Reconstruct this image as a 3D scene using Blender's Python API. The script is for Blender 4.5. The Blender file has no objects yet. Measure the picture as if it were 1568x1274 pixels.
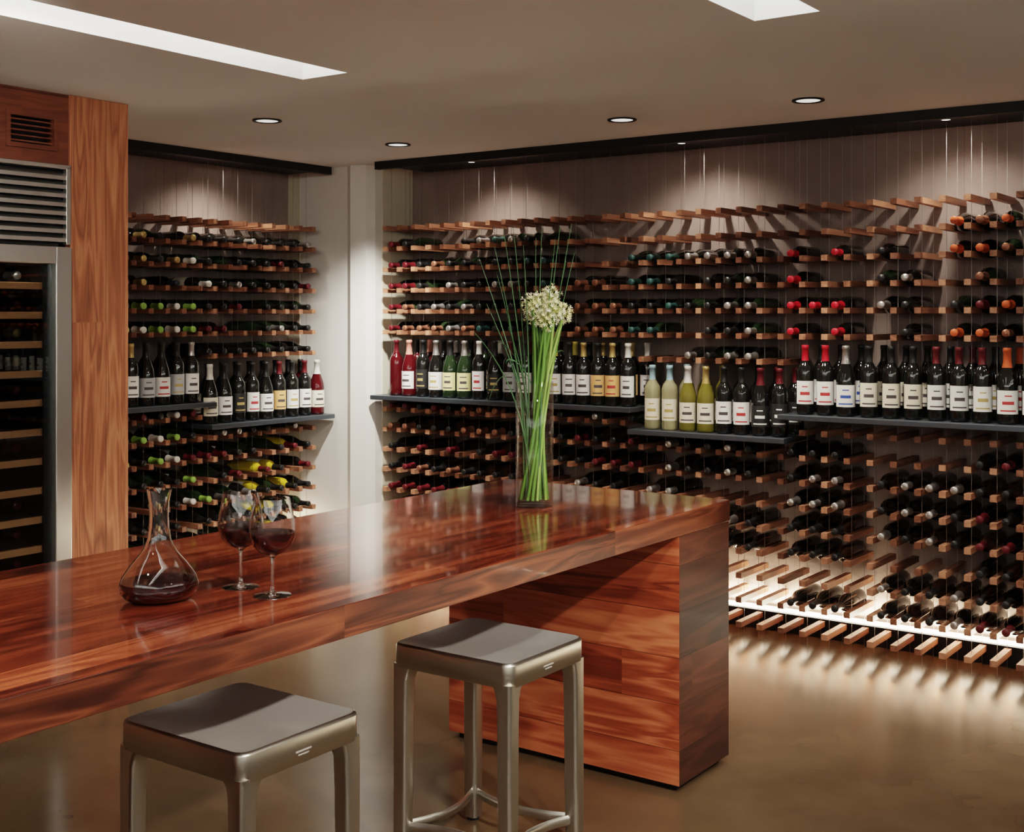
import bpy, bmesh, math, random
from mathutils import Vector, Matrix
random.seed(7)
sc = bpy.context.scene
H_TAB = 0.938
CEIL = 2.5

# ------------------------------------------------------------------ materials
def P(name, base=(.5,.5,.5), rough=.5, metal=0, coat=0, trans=0, ior=1.45, emis=None, es=0, spec=None):
    m = bpy.data.materials.new(name); m.use_nodes = True
    b = m.node_tree.nodes['Principled BSDF']
    b.inputs['Base Color'].default_value = (*base, 1)
    b.inputs['Roughness'].default_value = rough
    b.inputs['Metallic'].default_value = metal
    b.inputs['Coat Weight'].default_value = coat
    b.inputs['Coat Roughness'].default_value = .04
    b.inputs['Transmission Weight'].default_value = trans
    b.inputs['IOR'].default_value = ior
    if spec is not None: b.inputs['Specular IOR Level'].default_value = spec
    if emis:
        b.inputs['Emission Color'].default_value = (*emis, 1)
        b.inputs['Emission Strength'].default_value = es
    return m
def thin_glass(name, tint, k=.7, c=.035):
    m = bpy.data.materials.new(name); m.use_nodes = True; t=m.node_tree; n=t.nodes
    n.remove(n['Principled BSDF'])
    tr=n.new('ShaderNodeBsdfTransparent'); tr.inputs[0].default_value=(*tint,1)
    gl=n.new('ShaderNodeBsdfGlossy'); gl.inputs['Roughness'].default_value=.0; gl.inputs['Color'].default_value=(1,1,1,1)
    lw=n.new('ShaderNodeLayerWeight'); lw.inputs['Blend'].default_value=.5
    pw=n.new('ShaderNodeMath'); pw.operation='POWER'; pw.inputs[1].default_value=3.5; t.links.new(lw.outputs['Facing'],pw.inputs[0])
    ma=n.new('ShaderNodeMath'); ma.operation='MULTIPLY_ADD'; ma.inputs[1].default_value=k; ma.inputs[2].default_value=c; t.links.new(pw.outputs[0],ma.inputs[0])
    mx=n.new('ShaderNodeMixShader'); t.links.new(ma.outputs[0],mx.inputs[0]); t.links.new(tr.outputs[0],mx.inputs[1]); t.links.new(gl.outputs[0],mx.inputs[2])
    t.links.new(mx.outputs[0],n['Material Output'].inputs['Surface'])
    return m

class NT:
    def __init__(s, m): s.t = m.node_tree; s.n = s.t.nodes; s.l = s.t.links; s.b = s.n['Principled BSDF']
    def new(s, ty, **kw):
        n = s.n.new(ty)
        for k, v in kw.items(): setattr(n, k, v)
        return n
    def link(s, a, b): s.l.new(a, b)
    def math(s, op, a, b=None, c=None):
        n = s.n.new('ShaderNodeMath'); n.operation = op
        for i, x in enumerate((a, b, c)):
            if x is None: continue
            if isinstance(x, (int, float)): n.inputs[i].default_value = x
            else: s.l.new(x, n.inputs[i])
        return n.outputs[0]
    def comb(s, x, y, z):
        n = s.n.new('ShaderNodeCombineXYZ')
        for i, q in enumerate((x, y, z)):
            if isinstance(q, (int, float)): n.inputs[i].default_value = q
            else: s.l.new(q, n.inputs[i])
        return n.outputs[0]
    def noise(s, vec, scale=1, detail=4, rough=.5, dist=0):
        n = s.n.new('ShaderNodeTexNoise')
        n.inputs['Scale'].default_value = scale; n.inputs['Detail'].default_value = detail
        n.inputs['Roughness'].default_value = rough; n.inputs['Distortion'].default_value = dist
        s.l.new(vec, n.inputs['Vector']); return n.outputs['Fac']
    def ramp(s, fac, stops):
        n = s.n.new('ShaderNodeValToRGB'); e = n.color_ramp.elements
        while len(e) < len(stops): e.new(.5)
        for i, (p, c) in enumerate(stops): e[i].position = p; e[i].color = (*c, 1)
        s.l.new(fac, n.inputs['Fac']); return n.outputs['Color']
    def xyz(s):
        tc = s.n.new('ShaderNodeTexCoord'); sp = s.n.new('ShaderNodeSeparateXYZ')
        s.l.new(tc.outputs['Object'], sp.inputs[0]); return sp.outputs, tc.outputs['Object']
    def bump(s, h, strength=.2, dist=.01):
        n = s.n.new('ShaderNodeBump'); n.inputs['Strength'].default_value = strength
        n.inputs['Distance'].default_value = dist; s.l.new(h, n.inputs['Height'])
        s.l.new(n.outputs[0], s.b.inputs['Normal'])

def wood(name, along, across, w, L, stops, rough=.3, coat=0., bump=.1, grain=13, vary=.38, off0=.0137, ringk=9., ringw=.24, finew=.22, seamw=.5):
    m = P(name, rough=rough, coat=coat); t = NT(m)
    o, _ = t.xyz(); ax = {'X':0,'Y':1,'Z':2}
    third = [c for c in 'XYZ' if c not in (along, across)][0]
    a, l, th = o[ax[across]], o[ax[along]], o[ax[third]]
    idx = t.math('FLOOR', t.math('DIVIDE', t.math('ADD', a, off0), w))
    wn = t.new('ShaderNodeTexWhiteNoise', noise_dimensions='1D'); t.link(idx, wn.inputs['W'])
    l2 = t.math('ADD', t.math('DIVIDE', l, L), t.math('MULTIPLY', wn.outputs['Value'], 7.3))
    idl = t.math('FLOOR', l2)
    wn2 = t.new('ShaderNodeTexWhiteNoise', noise_dimensions='2D'); t.link(t.comb(idx, idl, 0), wn2.inputs['Vector'])
    r2 = wn2.outputs['Value']
    off = t.math('MULTIPLY', r2, 37.0)
    v1 = t.comb(t.math('ADD', t.math('MULTIPLY', a, grain), off), t.math('MULTIPLY', l, 1.3), t.math('MULTIPLY', th, grain))
    g = t.noise(v1, 1, 2, .5, .9)
    rings = t.math('PINGPONG', t.math('MULTIPLY', g, ringk), 1.0)
    v2 = t.comb(t.math('ADD', t.math('MULTIPLY', a, 170), off), t.math('MULTIPLY', l, 4), t.math('MULTIPLY', th, 170))
    f = t.noise(v2, 1, 3, .6)
    fac = t.math('ADD', t.math('ADD', t.math('MULTIPLY', rings, ringw), t.math('MULTIPLY', g, .2)),
                 t.math('ADD', t.math('MULTIPLY', r2, vary), t.math('MULTIPLY', f, finew)))
    col = t.ramp(fac, stops)
    fr = t.math('FRACT', t.math('DIVIDE', t.math('ADD', a, off0), w))
    seam = t.math('GREATER_THAN', fr, .015 if w > .05 else -1)
    mx = t.new('ShaderNodeMix', data_type='RGBA', blend_type='MULTIPLY')
    mx.inputs['Factor'].default_value = seamw
    t.link(col, mx.inputs['A']); t.link(t.comb(seam, seam, seam), mx.inputs['B'])
    t.link(mx.outputs['Result'], t.b.inputs['Base Color'])
    if bump: t.bump(f, bump, .001)
    return m

RED = [(.2,(.018,.0038,.0025)),(.42,(.072,.0125,.0065)),(.62,(.18,.034,.015)),(.9,(.38,.105,.047))]
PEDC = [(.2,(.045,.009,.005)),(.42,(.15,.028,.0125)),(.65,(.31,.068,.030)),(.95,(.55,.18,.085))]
PED_SHADE = [(.2,(.022,.007,.0045)),(.45,(.06,.017,.009)),(.7,(.115,.034,.017)),(.95,(.18,.06,.03))]  # pedestal tones darkened: shade of the unlit side put into the colour
M_TOP = wood('walnut_top','Y','X',.105,1.5,RED,rough=.14,coat=.4,bump=.05,vary=.38,ringw=.28,finew=.32)
M_EDGE = wood('walnut_edge','Y','Z',.3,1.2,[(.2,(.035,.009,.005)),(.45,(.11,.029,.014)),(.7,(.22,.068,.031)),(.95,(.35,.13,.06))],rough=.36,coat=.03,bump=.05,vary=.2,grain=16,off0=-.7,ringw=.34,finew=.25)
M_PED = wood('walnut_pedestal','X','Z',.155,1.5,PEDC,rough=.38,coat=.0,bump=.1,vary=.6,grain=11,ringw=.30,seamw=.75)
M_PED_SHADE = wood('walnut_pedestal_side_shaded','Y','Z',.155,1.5,PED_SHADE,rough=.55,coat=0,bump=.1,vary=.4,grain=11,seamw=.75)  # side faces get the darker wood, with the shade in its colour
BRN = [(.15,(.11,.034,.016)),(.45,(.27,.095,.047)),(.7,(.40,.165,.083)),(.95,(.52,.245,.13))]
M_CAB = wood('walnut_cabinet','Z','Y',.22,3.1,BRN,rough=.42,bump=.1,grain=16,vary=.15,ringw=.34,finew=.30)
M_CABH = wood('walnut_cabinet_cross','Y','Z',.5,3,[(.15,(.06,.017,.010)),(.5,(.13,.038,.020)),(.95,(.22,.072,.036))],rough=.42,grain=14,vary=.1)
PG=[(.2,(.09,.035,.02)),(.5,(.22,.09,.05)),(.85,(.45,.22,.13))]
M_PEG = wood('walnut_peg','Y','X',.11,.3,PG,rough=.45,vary=.5,bump=0)
M_PEG2 = wood('walnut_peg_side','X','Y',.11,.3,PG,rough=.45,vary=.5,bump=0)
M_FSH = P('fridge_shelf_wood',(.33,.155,.07),.5)

def concrete(name, c1, c2, rough, sc_=1.5, bump=.15, seamax=None, seamw=.62, rvar=.1, bs=14, det=6):
    m = P(name, rough=rough); t = NT(m); o, v = t.xyz()
    n = t.noise(v, sc_, det, .6, .4 if bump else 0)
    col = t.ramp(n, [(.3,c1),(.7,c2)])
    if seamax is not None:
        fr = t.math('FRACT', t.math('DIVIDE', o[seamax], seamw))
        s = t.math('GREATER_THAN', fr, .012)
        mx = t.new('ShaderNodeMix', data_type='RGBA', blend_type='MULTIPLY'); mx.inputs['Factor'].default_value=.2
        t.link(col, mx.inputs['A']); t.link(t.comb(s,s,s), mx.inputs['B']); col = mx.outputs['Result']
    t.link(col, t.b.inputs['Base Color'])
    t.link(t.math('ADD', t.math('MULTIPLY', t.noise(v, 3, 3), rvar*2), rough-rvar), t.b.inputs['Roughness'])
    if bump: t.bump(t.noise(v, bs, 5, .6), bump, .01)
    return m
M_CONC = concrete('board_formed_concrete',(.215,.165,.145),(.31,.243,.217),.8,1.6,.4,0,.42)
M_CONCL = concrete('board_formed_concrete_side',(.215,.165,.145),(.31,.243,.217),.8,1.6,.4,1,.42)
M_FLOOR = concrete('polished_concrete',(.078,.048,.026),(.138,.092,.054),.2,1.1,0,None,rvar=.05,det=4)
M_WHITE = concrete('painted_plaster',(.72,.71,.67),(.77,.76,.72),.7,1,.02)
M_CEIL = concrete('ceiling_plaster',(.75,.76,.75),(.79,.80,.79),.75,.7,.02)
M_PALE = P('pale_plaster',(.62,.58,.46),.7)
M_BLACK = P('black_steel',(.012,.012,.013),.45,.3)
M_SHELF = P('blued_steel',(.085,.098,.115),.38,.6)
M_CABLE = P('steel_cable',(.38,.36,.34),.45,1)
M_EM = P('lamp_glow',(1,1,1),.5,emis=(1,.94,.86),es=1.1)
M_EMM = P('minilamp_glow',(1,1,1),.5,emis=(1,.92,.8),es=4)
M_EMS = P('slot_glow',(1,1,1),.5,emis=(1,.97,.92),es=1.2)
M_LED = P('led_glow',(1,1,1),.5,emis=(1,.90,.70),es=12)

def brushed(name, base, rough, axis, metal=1, bump=.05, var=.12):
    m = P(name, base, rough, metal); t = NT(m); o,_ = t.xyz()
    s = [120,120,120]; s[axis] = 2
    v = t.comb(*[t.math('MULTIPLY', o[i], s[i]) for i in range(3)])
    f = t.noise(v,1,2,.5)
    t.link(t.math('ADD', t.math('MULTIPLY', f, var), rough-var/2), t.b.inputs['Roughness'])
    if bump: t.bump(f,bump,.001)
    return m
M_ALU = brushed('brushed_aluminium',(.52,.50,.45),.33,2)
M_ALUS = brushed('brushed_aluminium_seat',(.60,.595,.57),.45,0,metal=.65)
M_SS = brushed('stainless_steel',(.78,.78,.77),.3,2,bump=0,var=.06)
M_RUB = P('rubber_foot',(.02,.02,.02),.7)
M_GLASS = P('clear_glass',(1,1,1),0,trans=1,ior=1.45)
M_VGLASS = thin_glass('vase_glass',(.97,.985,.97))
M_DGLASS = thin_glass('fridge_glass',(.75,.78,.78))
M_WATER = thin_glass('water',(.93,.97,.90))
M_WINE = P('red_wine',(.035,.002,.003),.03,ior=1.34)
M_DARK = P('dark_interior',(.015,.014,.014),.6)

G_DARK = P('bottle_dark',(.008,.008,.007),.09,coat=.5)
G_GREEN = P('bottle_green',(.015,.028,.012),.09,coat=.5)
G_BROWN = P('bottle_brown',(.03,.013,.007),.1,coat=.5)
G_RED = P('bottle_ruby',(.06,.005,.007),.08,coat=.4)
G_YEL = P('bottle_golden',(.66,.52,.04),.08,trans=.3,ior=1.33)
G_OLIVE = P('bottle_olive',(.27,.24,.05),.08,trans=.5,ior=1.33)
G_CLEAR = P('bottle_pale',(.78,.74,.46),.06,trans=.7,ior=1.33)
F = dict(black=P('foil_black',(.015,.015,.015),.35), red=P('foil_red',(.45,.012,.025),.35), dred=P('foil_wine',(.10,.010,.014),.35),
  silver=P('foil_silver',(.50,.48,.46),.3,.8), orange=P('foil_orange',(.55,.10,.03),.4), white=P('foil_white',(.70,.68,.63),.4),
  green=P('foil_green',(.24,.42,.08),.4), gold=P('foil_gold',(.55,.40,.16),.35,.6), teal=P('foil_teal',(.02,.06,.055),.4),
  yellow=P('foil_yellow',(.75,.62,.12),.4), blue=P('foil_blue',(.30,.45,.52),.4), pink=P('foil_pink',(.65,.26,.20),.4), copper=P('foil_copper',(.30,.13,.08),.35,.5))
LB = dict(white=P('label_white',(.88,.87,.83),.6), cream=P('label_cream',(.82,.77,.62),.6), yellow=P('label_yellow',(.80,.74,.36),.6),
  orange=P('label_orange',(.78,.45,.18),.6), black=P('label_black',(.02,.02,.02),.5), grey=P('label_grey',(.45,.47,.48),.6), red=P('label_red',(.45,.03,.03),.6))
INK = P('label_ink',(.07,.06,.06),.6); INKB = P('label_blue_ink',(.04,.09,.35),.6); INKR = P('label_red_ink',(.45,.04,.04),.6); INKG = P('label_gold_ink',(.45,.33,.12),.5)

# ------------------------------------------------------------------ mesh builder
class MB:
    def __init__(s): s.v=[]; s.f=[]; s.m=[]; s.s=[]; s.mats=[]
    def mi(s, mat):
        if mat not in s.mats: s.mats.append(mat)
        return s.mats.index(mat)
    def add(s, vs, fs, mat, smooth=False, M=None):
        b = len(s.v)
        s.v += [tuple(M @ Vector(v)) if M is not None else tuple(v) for v in vs]
        for k, f in enumerate(fs):
            s.f.append([b+i for i in f])
            s.m.append(s.mi(mat[k] if isinstance(mat, list) else mat)); s.s.append(smooth)
    def box(s, x0,x1,y0,y1,z0,z1, mat, bev=0, M=None, matx=None):
        if bev <= 0:
            vs=[(x0,y0,z0),(x1,y0,z0),(x1,y1,z0),(x0,y1,z0),(x0,y0,z1),(x1,y0,z1),(x1,y1,z1),(x0,y1,z1)]
            fs=[(0,3,2,1),(4,5,6,7),(0,1,5,4),(1,2,6,5),(2,3,7,6),(3,0,4,7)]
            s.add(vs,fs,mat if matx is None else [mat,mat,mat,matx,mat,matx],False,M); return
        bm=bmesh.new(); bmesh.ops.create_cube(bm,size=1)
        for v in bm.verts:
            v.co=Vector(((x0+x1)/2+v.co.x*(x1-x0),(y0+y1)/2+v.co.y*(y1-y0),(z0+z1)/2+v.co.z*(z1-z0)))
        bmesh.ops.bevel(bm,geom=bm.edges[:],offset=bev,segments=2,affect='EDGES',profile=.5)
        bm.verts.index_update(); bm.normal_update()
        ml=[(matx if (matx is not None and abs(f.normal.x)>.8) else mat) for f in bm.faces]
        s.add([v.co[:] for v in bm.verts],[[v.index for v in f.verts] for f in bm.faces],ml,False,M); bm.free()
    def lathe(s, prof, mat, seg=24, M=None, smooth=True, matfn=None):
        vs=[]; rings=[]
        for r,z in prof:
            if r<1e-6: rings.append([len(vs)]); vs.append((0,0,z))
            else:
                rings.append(list(range(len(vs),len(vs)+seg)))
                for k in range(seg):
                    a=2*math.pi*k/seg; vs.append((r*math.cos(a),r*math.sin(a),z))
        fs=[]; ms=[]
        for i in range(len(rings)-1):
            A,B=rings[i],rings[i+1]
            for k in range(seg):
                k2=(k+1)%seg
                if len(A)==1 and len(B)==1: continue
                if len(A)==1: f=(A[0],B[k2],B[k])
                elif len(B)==1: f=(A[k],A[k2],B[0])
                else: f=(A[k],A[k2],B[k2],B[k])
                fs.append(f); ms.append(matfn(i,k) if matfn else mat)
        s.add(vs,fs,ms,smooth,M)
    def tube(s, pts, r, mat, seg=8, M=None, flat=1.0):
        pts=[Vector(p) for p in pts]; n=len(pts); rs=r if isinstance(r,list) else [r]*n
        vs=[]; up=Vector((0,0,1))
        t0=(pts[1]-pts[0]).normalized()
        if abs(t0.z)>.9: up=Vector((1,0,0))
        for i,p in enumerate(pts):
            t=(pts[min(i+1,n-1)]-pts[max(i-1,0)]).normalized()
            a=t.cross(up).normalized(); b=a.cross(t).normalized(); up=b
            for k in range(seg):
                q=2*math.pi*k/seg; vs.append(p+a*rs[i]*math.cos(q)+b*rs[i]*flat*math.sin(q))
        fs=[]
        for i in range(n-1):
            for k in range(seg):
                k2=(k+1)%seg; fs.append((i*seg+k,i*seg+k2,(i+1)*seg+k2,(i+1)*seg+k))
        fs.append(tuple(range(seg))); fs.append(tuple((n-1)*seg+k for k in range(seg)))
        s.add(vs,fs,mat,True,M)
    def loft(s, loops, mat, smooth=True, M=None, cap0=False, cap1=False):
        n=len(loops[0]); vs=[p for l in loops for p in l]; fs=[]
        for i in range(len(loops)-1):
            for k in range(n):
                k2=(k+1)%n; fs.append((i*n+k,i*n+k2,(i+1)*n+k2,(i+1)*n+k))
        if cap0: fs.append(tuple(range(n)))
        if cap1: fs.append(tuple((len(loops)-1)*n+k for k in range(n)))
        s.add(vs,fs,mat,smooth,M)
    def build(s, name, loc=(0,0,0), sharp=None):
        me=bpy.data.meshes.new(name); me.from_pydata(s.v,[],s.f)
        for m in s.mats: me.materials.append(m)
        me.polygons.foreach_set('material_index',s.m); me.polygons.foreach_set('use_smooth',s.s)
        bm=bmesh.new(); bm.from_mesh(me); bmesh.ops.recalc_face_normals(bm,faces=bm.faces[:])
        if sharp:
            for e in bm.edges:
                if len(e.link_faces)==2 and e.calc_face_angle(0)>math.radians(sharp): e.smooth=False
        bm.to_mesh(me); bm.free(); me.update()
        ob=bpy.data.objects.new(name,me); ob.location=loc; sc.collection.objects.link(ob); return ob

def rbox(name, boxes, mat, bev=0):
    b=MB()
    for q in boxes: b.box(*q,mat,bev)
    return b.build(name)

# ------------------------------------------------------------------ room shell
XL,XR,YF,YB=-5.72,2.2,-2.2,6.0
rbox('floor',[(XL-.15,XR+.15,YF-.15,YB+.15,-.1,0)],M_FLOOR)
S1=(-3.43,-3.20,-.8,3.43); S2=(-1.62,-1.41,-.8,3.55)
cb=[(XL-.15,S1[0],YF-.15,YB+.15,CEIL,CEIL+.1),(S1[0],S1[1],YF-.15,S1[2],CEIL,CEIL+.1),(S1[0],S1[1],S1[3],YB+.15,CEIL,CEIL+.1),
    (S1[1],S2[0],YF-.15,YB+.15,CEIL,CEIL+.1),(S2[0],S2[1],YF-.15,S2[2],CEIL,CEIL+.1),(S2[0],S2[1],S2[3],YB+.15,CEIL,CEIL+.1),
    (S2[1],XR+.15,YF-.15,YB+.15,CEIL,CEIL+.1)]
rbox('ceiling',cb,M_CEIL)
rbox('wall_back',[(XL-.15,XR+.15,YB,YB+.15,0,CEIL)],M_CONC)
rbox('wall_left',[(XL-.15,XL,YF-.15,YB,0,CEIL)],M_CONCL)
rbox('wall_right',[(XR,XR+.15,YF-.15,YB,0,CEIL)],M_WHITE)
rbox('wall_front',[(XL,XR,YF-.15,YF,0,CEIL)],M_WHITE)
b=MB()
out=[(XL,5.6),(-5.22,5.6),(-5.17,5.57),(-5.07,5.60),(-5.05,5.66),(-5.05,YB),(XL,YB)]
b.loft([[(x,y,0) for x,y in out],[(x,y,CEIL) for x,y in out]],M_WHITE,False,None,True,True)
b.box(-5.05,-5.042,5.72,YB,0,CEIL,M_PALE); b.box(XL,XL+.1,5.592,5.6,0,CEIL,M_PALE)
b.build('wall_corner')
for i,S in enumerate((S1,S2)):
    x0,x1,y0,y1=S; b=MB(); t=.02; zt=CEIL+.34
    b.box(x0-t,x0,y0-t,y1+t,CEIL+.1,zt,M_WHITE); b.box(x1,x1+t,y0-t,y1+t,CEIL+.1,zt,M_WHITE)
    b.box(x0,x1,y0-t,y0,CEIL+.1,zt,M_WHITE); b.box(x0,x1,y1,y1+t,CEIL+.1,zt,M_WHITE)
    b.box(x0-t,x1+t,y0-t,y1+t,zt,zt+.02,M_WHITE)
    b.box(x0+.02,x1-.02,y0+.02,y1-.02,zt-.025,zt-.001,M_EMS)
    o=b.build('ceiling_slot_light')
    li=bpy.data.lights.new('slot_lamp','AREA'); li.shape='RECTANGLE'; li.size=x1-x0-.04; li.size_y=y1-y0-.1
    li.energy=20; li.color=(1,.97,.93)
    lo=bpy.data.objects.new('slot_lamp',li); lo.location=((x0+x1)/2,(y0+y1)/2,zt-.03); sc.collection.objects.link(lo); lo.parent=o
b=MB(); b.box(-4.93,XR,5.52,5.56,2.455,CEIL,M_BLACK); b.box(-4.93,XR,5.56,5.995,2.482,CEIL,M_BLACK); b.build('trim_1')
b=MB(); b.box(-5.36,-5.32,3.41,5.565,2.455,CEIL,M_BLACK); b.box(XL+.005,-5.36,3.41,5.59,2.482,CEIL,M_BLACK); b.build('trim_2')
rbox('baseboard_back',[(-5.04,XR,5.925,5.998,0,.095)],M_BLACK)
rbox('baseboard_left',[(XL+.002,XL+.075,3.41,5.59,0,.095)],M_BLACK)

# ------------------------------------------------------------------ lamps
WARM=(1,.90,.78)
def aim(o, tgt):
    d=Vector(tgt)-o.location; o.rotation_euler=d.to_track_quat('-Z','Y').to_euler()
def spot(loc, tgt, e, ang, blend=.6, size=.03, col=WARM, parent=None):
    li=bpy.data.lights.new('spot_lamp','SPOT'); li.energy=e; li.spot_size=math.radians(ang); li.spot_blend=blend
    li.shadow_soft_size=size; li.color=col
    o=bpy.data.objects.new('spot_lamp',li); o.location=loc; aim(o,tgt); sc.collection.objects.link(o)
    if parent:
        o.parent=parent; o.matrix_parent_inverse=Matrix.Translation(-Vector(parent.location))
    return o
def downlight(x,y,e,tgt=None,ang=95,blend=.8,col=WARM):
    b=MB()
    b.lathe([(.052,0),(.066,-.001),(.068,-.004),(.066,-.007),(.052,-.006),(.050,-.001),(.052,0)],M_BLACK,28)
    b.lathe([(.0,-.001),(.051,-.001),(.05,-.004),(0,-.0045)],M_EM,28)
    o=b.build('recessed_downlight',(x,y,CEIL))  # also builds the added lamps out of view
    spot((x,y,CEIL-.03),tgt or (x,y,0),e,ang,blend,.045,col,parent=o)
def minispot(x,y,tgt,e,ang=130):
    b=MB()
    b.lathe([(0,.0),(.03,0),(.03,-.02),(.026,-.022),(.024,-.016),(0,-.016)],M_BLACK,20)
    b.lathe([(0,-.0165),(.023,-.0165),(.02,-.019),(0,-.0195)],M_EMM,20)
    o=b.build('soffit_spotlight',(x,y,2.482))
    spot((x,y,2.45),tgt,e,ang,1.0,.035,(1,.89,.77),parent=o)
downlight(-4.28,4.05,90); downlight(-4.32,5.02,290,(-5.02,5.6,1.0),70,1.0,(1,.94,.86)); downlight(-2.93,4.98,85,(-2.9,5.4,0)); downlight(-2.03,4.98,85,(-2.0,5.4,0))
downlight(-.7,4.98,85); downlight(-3.0,1.8,100,(-4.44,3.15,1.6),80,1.0); downlight(-.7,2.2,100,(-2.4,3.6,.5),60); downlight(-2.3,.6,110)  # cabinet-aimed lamp is unseen, added to brighten it; last one boosted as fill
downlight(.35,1.9,320,(-2.2,2.9,.6),42,.5); downlight(.35,.9,270,(-2.25,2.1,.6),38,.5)  # unseen lamps added to light the stool seats
downlight(-.9,3.4,120,(-2.4,3.55,1.5),60)  # unseen lamp added to brighten the vase and flowers
for x in (-4.29,-2.96,-1.65,-.35,.95): minispot(x,5.62,(x,5.95,1.3),31)
minispot(-5.36,4.88,(-5.68,4.88,1.3),34); minispot(-5.36,3.75,(-5.68,3.75,1.3),26)
# unseen ceiling fill lights added on the two walls behind the camera
def ceiling_fill(name, x0,x1,y0,y1,z, length, e, horiz):
    b=MB(); b.box(x0,x1,y0,y1,z,z+.01,M_BLACK)
    if horiz: b.box(x0,x1,y1-.01,y1,z,z+.07,M_BLACK)
    else: b.box(x0,x0+.01,y0,y1,z,z+.07,M_BLACK)
    o=b.build(name)
    li=bpy.data.lights.new('ceiling_fill_lamp','AREA'); li.shape='RECTANGLE'
    li.size,li.size_y=((length,.06) if horiz else (.06,length)); li.energy=e; li.color=(.97,.97,.95)
    lo=bpy.data.objects.new('ceiling_fill_lamp',li); lo.location=((x0+x1)/2,(y0+y1)/2,z+.03)
    sc.collection.objects.link(lo); lo.rotation_euler=((math.radians(142),0,0) if horiz else (0,math.radians(218),0)); lo.parent=o
ceiling_fill('added_ceiling_fill',-4.2,2.0,YF+.002,YF+.12,1.95,6.0,150,True)
ceiling_fill('added_ceiling_fill',XR-.12,XR-.002,-2.0,5.4,1.95,7.2,110,False)
def led(name, x0,x1,y0,y1,z, size, rot, e):
    b=MB(); b.box(x0,x1,y0,y1,z,z+.018,M_LED); o=b.build(name)
    li=bpy.data.lights.new('led_lamp','AREA'); li.shape='RECTANGLE'; li.size,li.size_y=size; li.energy=e; li.color=(1,.84,.60)
    lo=bpy.data.objects.new('led_lamp',li); lo.location=((x0+x1)/2,(y0+y1)/2,z+.022)
    lo.rotation_euler=rot; sc.collection.objects.link(lo); lo.parent=o
led('led_strip_light',-5.03,XR,5.95,5.965,.0955,(7.1,.015),(math.radians(180),0,0),145)
led('led_strip_light',XL+.035,XL+.05,3.42,5.58,.0955,(.015,2.1),(math.radians(180),0,0),55)

# ------------------------------------------------------------------ bottles
BORD=[(0,.006),(.030,0),(.0355,.004),(.0375,.012),(.0375,.045),(.0375,.055),(.0375,.061),(.0375,.084),(.0375,.098),(.0375,.106),(.0375,.118),(.0375,.123),(.0375,.145),(.0375,.185),(.0345,.202),(.024,.218),(.016,.232),(.0145,.245),(.014,.283),(.0158,.284),(.0158,.297),(.0135,.30),(0,.30)]
BURG=[(0,.006),(.034,0),(.0395,.004),(.041,.012),(.041,.040),(.041,.050),(.041,.056),(.041,.077),(.041,.09),(.041,.098),(.041,.109),(.041,.114),(.041,.133),(.0405,.150),(.0375,.172),(.029,.198),(.020,.222),(.0155,.242),(.0145,.283),(.0162,.284),(.0162,.297),(.0135,.30),(0,.30)]
def bottle(b, M, kind, glass, foil, label=None, ink=None, ang=0, seg=12, scale=1.0):
    full=BURG if kind else BORD
    if seg>14: prof=full; L0,L1,FO=4,11,16
    else: prof=full[:5]+full[12:]; L0,L1,FO=4,4,9
    def mf(i,k):
        if i>=FO: return foil
        if label is not None and L0<=i<=L1:
            a=(2*math.pi*(k+.5)/seg-ang+math.pi)%(2*math.pi)-math.pi
            if abs(a)<1.2:
                if ink is not None and L1>L0 and ((i==7 and abs(a)<.5) or (i==5 and abs(a)<.7) or (i==10 and abs(a)<.4)): return ink
                return label
        return glass
    b.lathe(prof,None,seg,M@Matrix.Scale(scale,4),True,mf)
def MBack(x,z):
    return Matrix.Translation((x,5.975,z))@Matrix.Rotation(math.radians(90),4,'X')@Matrix.Rotation(random.random()*6,4,'Z')
def MLeft(y,z):
    return Matrix.Translation((XL+.025,y,z))@Matrix.Rotation(math.radians(90),4,'Y')@Matrix.Rotation(random.random()*6,4,'Z')

SP=.11; PW=.030; PH=.027
UP=[2.12-.125*k for k in range(7)]; LO=[.075+.12*j for j in range(9)]
def zone_back(x): return 2 if -3.24<x<-2.42 else 1
def rows_back(x):
    z=zone_back(x)
    return [('u',k) for k in range(7 if z==2 else 6)]+[('l',j) for j in range(8 if z==2 else 9)]
def rows_left(y):
    return [('u',k) for k in range(7 if y>4.64 else 6)]+[('l',j) for j in range(8 if y>4.64 else 9)]
def rz(r): return UP[r[1]] if r[0]=='u' else LO[r[1]]
CR=.0008
bp=MB(); x=-4.98; xs=[]
while x<1.6: xs.append(x); x+=SP
for x in xs:
    for r in rows_back(x):
        z=rz(r); bp.box(x-PW/2,x+PW/2,5.665,5.92 if r==('l',0) else 5.99,z-PH/2,z+PH/2,M_PEG,.0)
    for yy in (5.73,5.90):
        bp.box(x-CR,x+CR,yy-CR,yy+CR,.0,2.482,M_CABLE)
rack_b=bp.build('wine_rack')
bl=MB(); y=3.50; ys=[]
while y<5.58: ys.append(y); y+=SP
for y in ys:
    for r in rows_left(y):
        z=rz(r); bl.box(XL+(.08 if r==('l',0) else .01),XL+.335,y-PW/2,y+PW/2,z-PH/2,z+PH/2,M_PEG2)
    for xx in (XL+.10,XL+.27):
        bl.box(xx-CR,xx+CR,y-CR,y+CR,.0,2.482,M_CABLE)
rack_l=bl.build('wine_rack')

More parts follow.
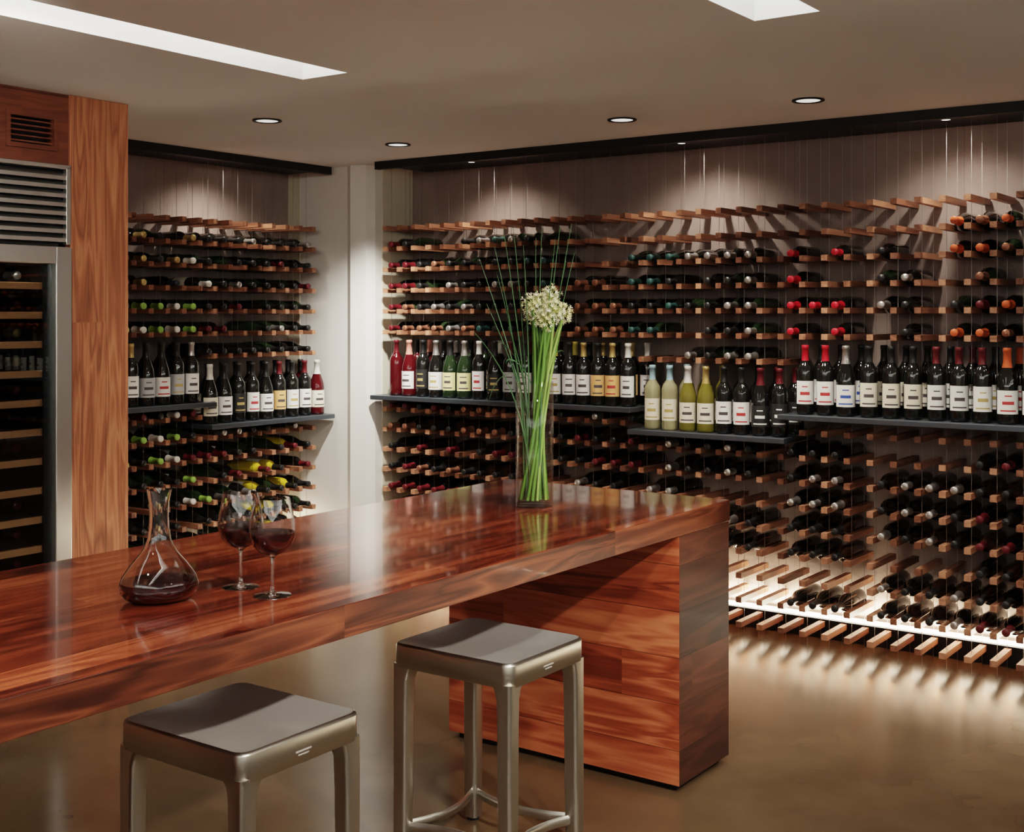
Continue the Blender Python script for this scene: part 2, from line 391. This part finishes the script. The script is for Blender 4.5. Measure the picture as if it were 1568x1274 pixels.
BS=1.08
ZOFF=PH/2+.012
def foilpick(c): return F[random.choice(c)]
REG_U=[(-5.0,-4.72,(1,2,3,4,5),('dred','dred','black','copper')),
 (-4.72,-4.35,(2,3,4,5),('black','silver','copper','black')),
 (-4.38,-3.74,(1,2,3,4,5),('black','black','silver','teal')),
 (-3.70,-3.38,(3,4,5),('black','copper')),
 (-3.36,-3.05,(2,3,4,5),('teal','black','teal')),
 (-2.96,-2.56,(2,3,4,5,6),('silver','black','silver','black')),
 (-2.42,-2.16,(2,4,5),('red',)),(-2.42,-2.30,(3,),('red',)),
 (-2.06,-1.74,(2,3,4,5),('silver','black','silver','black')),
 (-1.73,1.5,(1,2,5),('orange','orange','copper')),(-1.52,1.5,(3,4),('orange','dred','copper')),(-1.73,-1.5,(4,),('black',))]
REG_L=[(-5.0,-4.05,(2,3,4,5,6,7,8),('copper','dred','black','dred'),.9),(-4.05,-3.0,(1,2,3,4,5,6,7,8),('black','black','silver','dred'),.75),
 (-3.0,-2.52,(3,4,6,7),('black','black','silver'),.9),(-2.44,-2.08,(3,4,5,6,7),('black','black','silver'),1),(-2.44,-2.14,(1,),('black',),1),
 (-2.06,-1.62,(1,2,4,5,6),('silver','black','black'),1),(-1.56,1.5,(1,2,3,4,5,6,7),('dred','black','dred','black'),.92)]
bb=MB(); done=set()
for x in xs[:-1]:
    cx=x+SP/2
    for (a,c,rows,fo) in REG_U:
        if a<=cx<=c:
            for k in rows:
                if k==6 and zone_back(cx)!=2: continue
                if ('u',k,x) in done or random.random()>.96: continue
                done.add(('u',k,x))
                bottle(bb,MBack(cx,UP[k]+ZOFF),random.random()<.5,random.choice((G_DARK,G_DARK,G_GREEN)),foilpick(fo),seg=14,scale=BS)
    for (a,c,rows,fo,p) in REG_L:
        if a<=cx<=c:
            for j in rows:
                if j==8 and zone_back(cx)==2: continue
                if ('l',j,x) in done or random.random()>p: continue
                done.add(('l',j,x))
                bottle(bb,MBack(cx,LO[j]+ZOFF),random.random()<.5,random.choice((G_DARK,G_DARK,G_BROWN)),foilpick(fo),seg=14,scale=BS)
bb.build('racked_wine_bottles')
bb=MB()
for y in ys[:-1]:
    cy=y+SP/2
    for r in rows_left(cy):
        t,k=r
        if r==('u',0) or (t=='l' and k<1): continue
        p=.97
        if t=='u' and 4.76<cy<5.02: p=.6
        if t=='l' : p=.85
        if random.random()>p: continue
        if cy<4.75: fo=('green','white','black','gold','black','black','dred') 
        else: fo=('black','black','silver','dred','black','black')
        g=random.choice((G_DARK,G_DARK,G_GREEN))
        if t=='l' and 5.0<cy<5.42 and k in (2,3,4,5,6) and random.random()<.75: g=G_YEL
        lab=LB[random.choice(('white','cream','grey'))] if (random.random()<.25) else None
        bottle(bb,MLeft(cy,rz(r)+ZOFF),random.random()<.5,g,foilpick(fo),lab,None,random.uniform(-1,1),seg=14,scale=BS)
bb.build('racked_wine_bottles')

def shelf(x0,x1,y0,y1,z,side):
    b=MB(); b.box(x0,x1,y0,y1,z-.026,z,M_SHELF,.003)
    if side=='back': b.box(x0,x1,y1-.012,y1,z,z+.02,M_SHELF)
    else: b.box(x0,x0+.012,y0,y1,z,z+.02,M_SHELF)
    o=b.build('display_shelf'); o.parent=rack_b if side=='back' else rack_l
    return o
shelf(-5.03,-3.245,5.59,5.985,1.12,'back'); shelf(-3.26,-2.40,5.59,5.985,1.01,'back'); shelf(-2.435,1.6,5.59,5.985,1.125,'back')
shelf(XL+.01,-5.31,3.45,4.655,1.12,'left'); shelf(XL+.01,-5.31,4.62,5.585,.995,'left')

def stand(bs,x,y,z,kind,glass,foil,label,ink,ang,s=1.1):
    bottle(bs,Matrix.Translation((x,y,z+.001)),kind,glass,foil,label,ink,ang,28,s)
AB=-math.pi/2+.35
s1=[(-4.90,0,G_RED,'dred',None,None),(-4.80,1,G_RED,'pink','white',INK),(-4.695,0,G_DARK,'black','black',INKG),(-4.595,1,G_DARK,'silver','white',INKG),
(-4.49,1,G_GREEN,'black','yellow',INK),(-4.385,1,G_GREEN,'silver','yellow',INK),(-4.28,0,G_DARK,'white','white',INKR),(-4.17,1,G_DARK,'black','black',INKG),(-4.065,0,G_DARK,'dred','grey',INK),
(-3.96,0,G_DARK,'black','white',INK),(-3.86,0,G_DARK,'gold','white',INK),(-3.765,0,G_DARK,'yellow','white',INKG),(-3.67,0,G_DARK,'black','white',INK),(-3.58,0,G_DARK,'gold','white',INK),(-3.49,0,G_DARK,'black','orange',INK),(-3.40,0,G_DARK,'gold','orange',INKR),(-3.305,0,G_DARK,'white','white',INK)]
bs=MB()
for (x,k,g,f,l,i) in s1:
    stand(bs,x,5.68,1.12,k,g,F[f],LB[l] if l else None,i,AB+random.uniform(-.2,.2))
    stand(bs,x+.02,5.85,1.12,0,g,F[random.choice((f,'black'))],LB[l] if l else None,i,AB+random.uniform(-.2,.2))
bs.build('shelved_wine_bottles')
s2=[(-3.16,0,G_CLEAR,'blue','cream',INKG),(-3.06,0,G_CLEAR,'blue','cream',INKG),(-2.955,1,G_OLIVE,'white','cream',INK),(-2.855,1,G_OLIVE,'gold','cream',INK),
(-2.755,0,G_DARK,'black','white',INK),(-2.66,0,G_DARK,'black','white',INKR),(-2.56,1,G_DARK,'dred','black',LB['white']),(-2.46,0,G_DARK,'dred','black',LB['white'])]
bs=MB()
for (x,k,g,f,l,i) in s2:
    stand(bs,x,5.68,1.01,k,g,F[f],LB[l],i,AB); stand(bs,x+.01,5.85,1.01,0,g,F[f],LB[l],i,AB)
bs.build('shelved_wine_bottles')
s3=[(-2.33,0,G_DARK,'red','white',INKR),(-2.23,0,G_DARK,'red','white',INKR),(-2.13,1,G_DARK,'silver','white',INKB),(-2.02,0,G_DARK,'black','cream',INK),(-1.915,0,G_DARK,'black','cream',INK),(-1.815,0,G_DARK,'black','cream',INK),
(-1.71,0,G_DARK,'dred','white',INK),(-1.61,0,G_DARK,'dred','white',INK),(-1.51,0,G_DARK,'dred','white',INKG),(-1.405,1,G_DARK,'orange','white',INKR),(-1.30,1,G_DARK,'gold','white',INK)]
for n in range(14): s3.append((-1.195+n*.105,n%2,G_DARK,random.choice(('dred','black','gold')),'white',INK))
bs=MB()
for (x,k,g,f,l,i) in s3:
    stand(bs,x,5.68,1.125,k,g,F[f],LB[l],i,AB); stand(bs,x+.01,5.86,1.125,0,g,F[random.choice((f,'black'))],LB[l],i,AB)
bs.build('shelved_wine_bottles')
y=3.55; n=0; bs=MB()
opts=[(0,'gold','white',INK),(1,'black','grey',INK),(1,'black','white',INKR),(0,'black','grey',INKG),(0,'silver','white',INK),(1,'black','white',INK)]
while y<4.61:
    k,f,l,i=opts[n%6]
    stand(bs,-5.40,y,1.12,k,G_DARK,F[f],LB[l],i,-.35); stand(bs,-5.56,y+.02,1.12,0,G_DARK,F['black'],LB[l],i,-.35); y+=.1; n+=1
bs.build('shelved_wine_bottles')
y=4.68; n=0; bs=MB()
opts=[(1,'white','cream',INK),(1,'black','white',INK),(0,'black','black',INKG),(0,'black','white',INKR),(1,'black','white',INK),(0,'dred','orange',INK),(0,'black','white',INKG),(0,'dred','white',INK)]
while y<5.55:
    k,f,l,i=opts[n%8]; g=G_DARK if y<5.42 else G_RED
    stand(bs,-5.40,y,.995,k,g,F[f],LB[l],i,-.35); stand(bs,-5.56,y+.02,.995,0,g,F['black'],LB[l],i,-.35); y+=.105; n+=1
bs.build('shelved_wine_bottles')

# ------------------------------------------------------------------ bar table
b=MB()
TX0,TX1,TY0,TY1=-2.95,-1.965,.65,4.10
b.box(TX0,TX1,TY0,TY1,H_TAB-.076,H_TAB,M_TOP,.0025,None,M_EDGE)
for (a,c) in ((3.72,4.097),(.653,1.03)):
    b.box(TX0+.003,TX1-.003,a,c,.025,H_TAB-.0775,M_PED,.002,None,M_PED_SHADE)
    b.box(TX0+.03,TX1-.03,a+.03,c-.03,0,.026,M_BLACK)
b.build('bar_table')

# ------------------------------------------------------------------ stools
def rrect(hx,hy,r,z,n=5):
    p=[]
    for cx,cy,a0 in ((hx-r,hy-r,0),(-hx+r,hy-r,90),(-hx+r,-hy+r,180),(hx-r,-hy+r,270)):
        for i in range(n+1):
            a=math.radians(a0+90*i/n); p.append((cx+r*math.cos(a),cy+r*math.sin(a),z))
    return p
def stool(loc):
    b=MB(); hx,hy=.215,.195; zt=.635
    def dish(u,v):
        rim=(1-abs(u)**6)*(1-abs(v)**6)
        return rim*(-.020*(1-u*u)*(1-.2*v) - .006 + .024*math.exp(-(u/.28)**2)*max(0,v-.05) - .009*math.cos(u*math.pi)*(v<0)*(-v))
    b.loft([rrect(hx-.006,hy-.006,.027,zt-.066),rrect(hx-.003,hy-.003,.03,zt-.070),rrect(hx,hy,.032,zt-.067),
      rrect(hx,hy,.032,zt-.008),rrect(hx-.002,hy-.002,.031,zt-.003),rrect(hx-.007,hy-.007,.03,zt)],M_ALU)
    base=rrect(hx-.007,hy-.007,.03,zt,6); L=[]
    dense=[]
    for i,p in enumerate(base):
        q=base[(i+1)%len(base)]; d=math.hypot(q[0]-p[0],q[1]-p[1]); k=8 if d>.1 else 1
        for j in range(k): dense.append((p[0]+(q[0]-p[0])*j/k,p[1]+(q[1]-p[1])*j/k,zt))
    for s_ in (1,.97,.94,.9,.85,.79,.72,.64,.55,.46,.37,.28,.19,.1,.02):
        L.append([(x*s_,y*s_,zt+(dish(y*s_/hy,x*s_/hx) if s_<1 else 0)) for x,y,z in dense])
    b.loft(L,M_ALUS,True,None,False,True)
    b.loft([rrect(hx-.006,hy-.006,.027,zt-.066),rrect(hx-.006,hy-.006,.027,zt-.035)],M_ALU,cap1=True)
    b.box(hx-.001,hx+.0005,-.03,.02,zt-.042,zt-.038,M_ALUS); b.box(hx-.001,hx+.0005,-.022,.012,zt-.050,zt-.047,M_ALUS)
    for sx in (-1,1):
        for sy in (-1,1):
            Ls=[]
            for z,w in ((.012,.046),(.2,.048),(.45,.050),(.53,.052),(.558,.060),(.575,.078)):
                cx=sx*(hx-w/2-.001); cy=sy*(hy-w/2-.001)
                Ls.append([(cx+p[0],cy+p[1],z) for p in rrect(w/2,w/2,.012,z,4)])
            b.loft(Ls,M_ALU,True,None,True,True)
            cx=sx*(hx-.022); cy=sy*(hy-.022)
            b.lathe([(0,0),(.019,0),(.020,.012),(0,.0125)],M_RUB,12,Matrix.Translation((cx,cy,0)))
    for ax in (0,1):
        for sg in (-1,1):
            pts=[]
            for i in range(13):
                t=-1+2*i/12; bow=.05*(1-t*t)
                if ax==0: pts.append((t*(hx-.025),sg*(hy-.02-bow),.09))
                else: pts.append((sg*(hx-.02-bow),t*(hy-.025),.09))
            b.tube(pts,.007,M_ALU,8,None,2.2)
    return b.build('bar_stool',loc,sharp=50)
stool((-2.215,2.99,0)); stool((-2.285,2.078,0))

# ------------------------------------------------------------------ decanter and glasses
b=MB()
outp=[(0,0),(.055,0),(.078,.008),(.088,.022),(.090,.036),(.084,.055),(.064,.084),(.040,.112),(.028,.138),(.0235,.165),(.022,.195),(.0235,.225),(.0285,.255)]
inp=[(.0275,.255),(.0225,.225),(.021,.195),(.0225,.165),(.027,.138),(.0389,.1115),(.0629,.0835),(.0829,.055),(.0889,.036),(.0869,.0225),(.077,.0092),(.055,.003),(0,.003)]
b.lathe(outp+inp,M_GLASS,64)
b.lathe([(0,.0033),(.055,.0033),(.0767,.0096),(.0866,.0227),(.0886,.036),(.0868,.044),(0,.044)],M_WINE,64)
b.build('wine_decanter',(-2.356,1.89,H_TAB+.0005),sharp=60)
def wglass(loc,fill,s=1):
    b=MB()
    o=[(0,0),(.044,0),(.0445,.0015),(.03,.004),(.010,.007),(.0045,.014),(.0035,.03),(.0035,.075),(.0045,.088),(.012,.096),(.032,.105),(.046,.120),(.0535,.142),(.0545,.155),(.052,.178),(.0465,.205),(.0415,.230)]
    i=[(.0407,.230),(.0457,.205),(.0512,.178),(.0537,.155),(.0527,.142),(.0452,.121),(.0312,.1063),(.012,.0978),(0,.0965)]
    b.lathe(o+i,M_GLASS,56)
    w=[(0,.0968),(.012,.0981),(.0310,.1066),(.0449,.1213),(.0524,.1423),(.0532,fill)]
    b.lathe(w+[(0,fill)],M_WINE,56)
    b.build('wine_glass',loc,sharp=60)
wglass((-2.17,2.07,H_TAB+.0005),.150); wglass((-2.30,2.09,H_TAB+.0005),.150)

# ------------------------------------------------------------------ vase with flowers
M_STEM=P('stem_green',(.10,.22,.04),.45); M_STEM2=P('stem_light',(.25,.38,.10),.45); M_REED=P('reed_green',(.05,.12,.05),.5)
M_PET=P('petal_cream',(.88,.86,.52),.5); M_PET2=P('petal_white',(.92,.92,.78),.5); M_BUD=P('floret_green',(.42,.48,.13),.5)
R=Vector((.814,.581,0)); FW=Vector((-.581,.814,0)); Z=Vector((0,0,1))
b=MB()
b.lathe([(0,0),(.063,0),(.065,.002),(.065,.429),(.064,.43),(.062,.43),(.061,.429),(.061,.022),(.058,.018),(0,.018)],M_VGLASS,48)
b.lathe([(0,.0185),(.058,.0185),(.0605,.0225),(.0605,.25),(0,.25)],M_WATER,48)
def bez(p0,p1,p2,p3,n=14):
    o=[]
    for i in range(n+1):
        t=i/n; o.append(p0*(1-t)**3+p1*3*t*(1-t)**2+p2*3*t*t*(1-t)+p3*t**3)
    return o
heads=[(-.005,.70,0.0),(.055,.725,.02),(.095,.665,-.01),(.035,.645,-.04),(.0,.665,.05),(.065,.68,-.045),(.03,.71,.045)]
for n in range(26):
    a=n*2.4; r=.048 if n%2 else .028
    h=heads[n%len(heads)]
    p0=R*(r*math.cos(a)-.003)+FW*r*math.sin(a)+Z*.024
    a2=a+2.2
    pm=R*(.020+.028*math.cos(a2))+FW*.028*math.sin(a2)+Z*.40
    top=R*h[0]+FW*h[2]+Z*(h[1]-.02)
    b.tube(bez(p0,p0*.6+pm*.4+Z*.02,pm,top),random.uniform(.0045,.0068),random.choice((M_STEM,M_STEM2,M_STEM)),8)
for hx_,hz,hf in heads:
    c=R*hx_+FW*hf+Z*hz; rad=.036
    for q in range(44):
        zz=1-2*(q+.5)/44; aa=q*2.39996; rr=math.sqrt(1-zz*zz)
        d=Vector((rr*math.cos(aa),rr*math.sin(aa),zz)); rd=rad*random.uniform(.65,1.2)
        tip=c+d*rd
        b.tube([c+d*.004,c+d*rd*.9],.0008,M_BUD,4)
        u=d.orthogonal().normalized(); w=d.cross(u); ph=random.random()*6
        vs=[tip-d*.004]; fs=[]
        for k in range(6):
            an=ph+k*math.pi/3
            e=(u*math.cos(an)+w*math.sin(an)); e1=(u*math.cos(an-.32)+w*math.sin(an-.32)); e2=(u*math.cos(an+.32)+w*math.sin(an+.32))
            i0=len(vs); vs+= [tip+e1*.0055+d*.001,tip+e*.0105+d*.0045,tip+e2*.0055+d*.001]; fs.append((0,i0,i0+1,i0+2))
        b.add(vs,fs,M_PET2 if random.random()<.4 else M_PET)
reeds=[(-.19,.85,.03),(-.11,.965,-.02),(-.075,.975,.05),(.025,.96,.03),(.127,.975,-.01),(.11,.85,.04),(.07,.92,-.04),(-.167,.70,.0),(-.04,.9,-.05),(-.21,.60,.05),(.005,.93,.06),(.14,.88,.03),(-.13,.80,.06),(.09,.97,.05),(-.09,.62,-.08),(-.14,.9,.04)]
for n,(rx,rz_,rf) in enumerate(reeds):
    a=n*1.9; p0=R*.04*math.cos(a)+FW*.04*math.sin(a)+Z*.026
    pm=R*(rx*.22)+FW*rf*.3+Z*.42
    tp=R*rx+FW*rf+Z*rz_
    b.tube(bez(p0,p0*.5+pm*.5,pm,tp),[.003]*8+[.0026,.0024,.0022,.002,.0017,.0013,.0008],M_REED,6)
for n,(rx,rz_,dz) in enumerate([(-.16,.40,-.07),(-.10,.47,.02),(.10,.50,.03),(-.13,.55,.0)]):
    st=R*(-.01)+Z*.42; tp=R*rx+Z*rz_
    pts=bez(st,st+Z*.08+R*rx*.3,tp+Z*.06,tp+Z*dz,10)
    b.tube(pts,[.0018]*6+[.0035,.004,.003,.0015,.0006],M_REED,6,None,.4)
b.build('flower_vase',(-2.45,3.57,H_TAB+.0005),sharp=60)

# ------------------------------------------------------------------ cabinet surround
b=MB(); XF=-4.44
b.box(XL+.005,XF,3.115,3.40,0.0,CEIL-.001,M_CAB,.002)
b.box(XL+.005,XF,1.9,2.19,0,CEIL-.001,M_CAB,.002)
va,vb,vc,vd=2.83,3.06,2.262,2.405
b.box(XL+.005,XF-.012,2.19,3.115,vd,CEIL-.001,M_CABH); b.box(XL+.005,XF-.012,2.19,3.115,2.212,vc,M_CABH)
b.box(XL+.005,XF-.012,vb,3.115,vc,vd,M_CABH); b.box(XL+.005,XF-.012,2.19,va,vc,vd,M_CABH)
b.box(XL+.2,XF-.08,va,vb,vc,vd,M_DARK)
fr=.018
for q in ((va,vb,vc,vc+fr),(va,vb,vd-fr,vd),(va,va+fr,vc+fr,vd-fr),(vb-fr,vb,vc+fr,vd-fr)):
    b.box(XF-.03,XF-.002,*q,M_CABH)
for i in range(5):
    z=vc+.026+i*.021
    b.box(XF-.05,XF-.018,va+fr,vb-fr,z,z+.006,M_CABH)
b.box(XL+.005,XF,-2.0,1.9,0,CEIL-.001,M_CAB)
b.build('walnut_cabinet')
# ------------------------------------------------------------------ wine refrigerator
b=MB(); y0,y1=2.195,3.11
b.box(-5.1,-5.06,y0,y1,.1,2.2,M_DARK); b.box(-5.1,XF-.03,y0,y0+.03,.1,2.2,M_DARK); b.box(-5.1,XF-.03,y1-.03,y1,.1,2.2,M_DARK)
b.box(-5.1,XF-.03,y0,y1,2.19,2.205,M_DARK); b.box(-5.1,XF-.03,y0,y1,1.86,1.89,M_DARK); b.box(-5.1,XF-.03,y0,y1,0,.12,M_DARK)
b.box(XF-.012,XF+.012,y0,y1,2.192,2.208,M_SS,.002); b.box(XF-.012,XF+.012,y1-.022,y1,1.885,2.2,M_SS,.002); b.box(XF-.012,XF+.012,y0,y0+.022,1.885,2.2,M_SS,.002)
b.box(XF-.06,XF-.05,y0,y1,1.885,2.2,M_DARK)
for i in range(8):
    z=1.905+i*.036
    vs=[(XF+.010,y0+.02,z+.006),(XF+.010,y0+.02,z-.010),(XF-.035,y0+.02,z+.008),(XF-.03,y0+.02,z+.028)]
    vs+=[(x_,y1-.02,z_) for x_,_,z_ in vs]
    b.add(vs,[(0,1,2,3),(7,6,5,4),(0,4,5,1),(1,5,6,2),(2,6,7,3),(3,7,4,0)],M_SS)
dz0,dz1=.14,1.875
b.box(XF-.03,XF+.02,y1-.075,y1,dz0,dz1,M_SS,.004); b.box(XF-.03,XF+.02,y0,y0+.075,dz0,dz1,M_SS,.004)
b.box(XF-.03,XF+.02,y0+.07,y1-.07,dz1-.07,dz1,M_SS,.004); b.box(XF-.03,XF+.02,y0+.07,y1-.07,dz0,dz0+.07,M_SS,.004)
b.box(XF-.012,XF-.006,y0+.07,y1-.07,dz0+.06,dz1-.06,M_DGLASS)
b.box(XF-.03,XF-.018,y1-.105,y1-.07,dz0+.06,dz1-.06,M_BLACK)
b.tube([(XF+.06,y0+.04,.6),(XF+.06,y0+.04,1.4)],.012,M_SS,12)
for z in (.65,1.35): b.tube([(XF+.01,y0+.04,z),(XF+.06,y0+.04,z)],.008,M_SS,10)
for i in range(13):
    z=.30+i*.118
    b.box(-5.0,XF-.055,y0+.04,y1-.04,z-.008,z,M_DARK); b.box(XF-.06,XF-.04,y0+.04,y1-.04,z-.014,z+.014,M_FSH,.002)
    for k in range(7):
        if random.random()<.8:
            bottle(b,Matrix.Translation((-4.98,y0+.10+k*.118,z+.045))@Matrix.Rotation(math.radians(90),4,'Y'),0,G_DARK,F[random.choice(('silver','dred','gold'))],seg=12,scale=1.15)
o=b.build('wine_refrigerator')
li=bpy.data.lights.new('fridge_fill','AREA'); li.shape='RECTANGLE'; li.size=.06; li.size_y=.8; li.energy=2.0; li.color=(1,.88,.7)  # weak fill light added so the fridge interior shows
lo=bpy.data.objects.new('fridge_fill',li); lo.location=(XF-.038,2.65,1.84); sc.collection.objects.link(lo); lo.parent=o

# ------------------------------------------------------------------ world, camera
w=bpy.data.worlds.new('World'); sc.world=w; w.use_nodes=True
w.node_tree.nodes['Background'].inputs[0].default_value=(.05,.045,.04,1)
cam=bpy.data.cameras.new('camera'); co=bpy.data.objects.new('camera',cam); sc.collection.objects.link(co)
co.location=(0,0,1.6); co.rotation_euler=(math.radians(90),0,math.radians(35.5))
cam.sensor_width=36; cam.lens=36*1915/1568; cam.shift_y=-155/1568; cam.clip_start=.05
sc.camera=co
try:
    sc.view_settings.view_transform='Filmic'; sc.view_settings.look='Medium High Contrast'
except Exception as e: print(e)
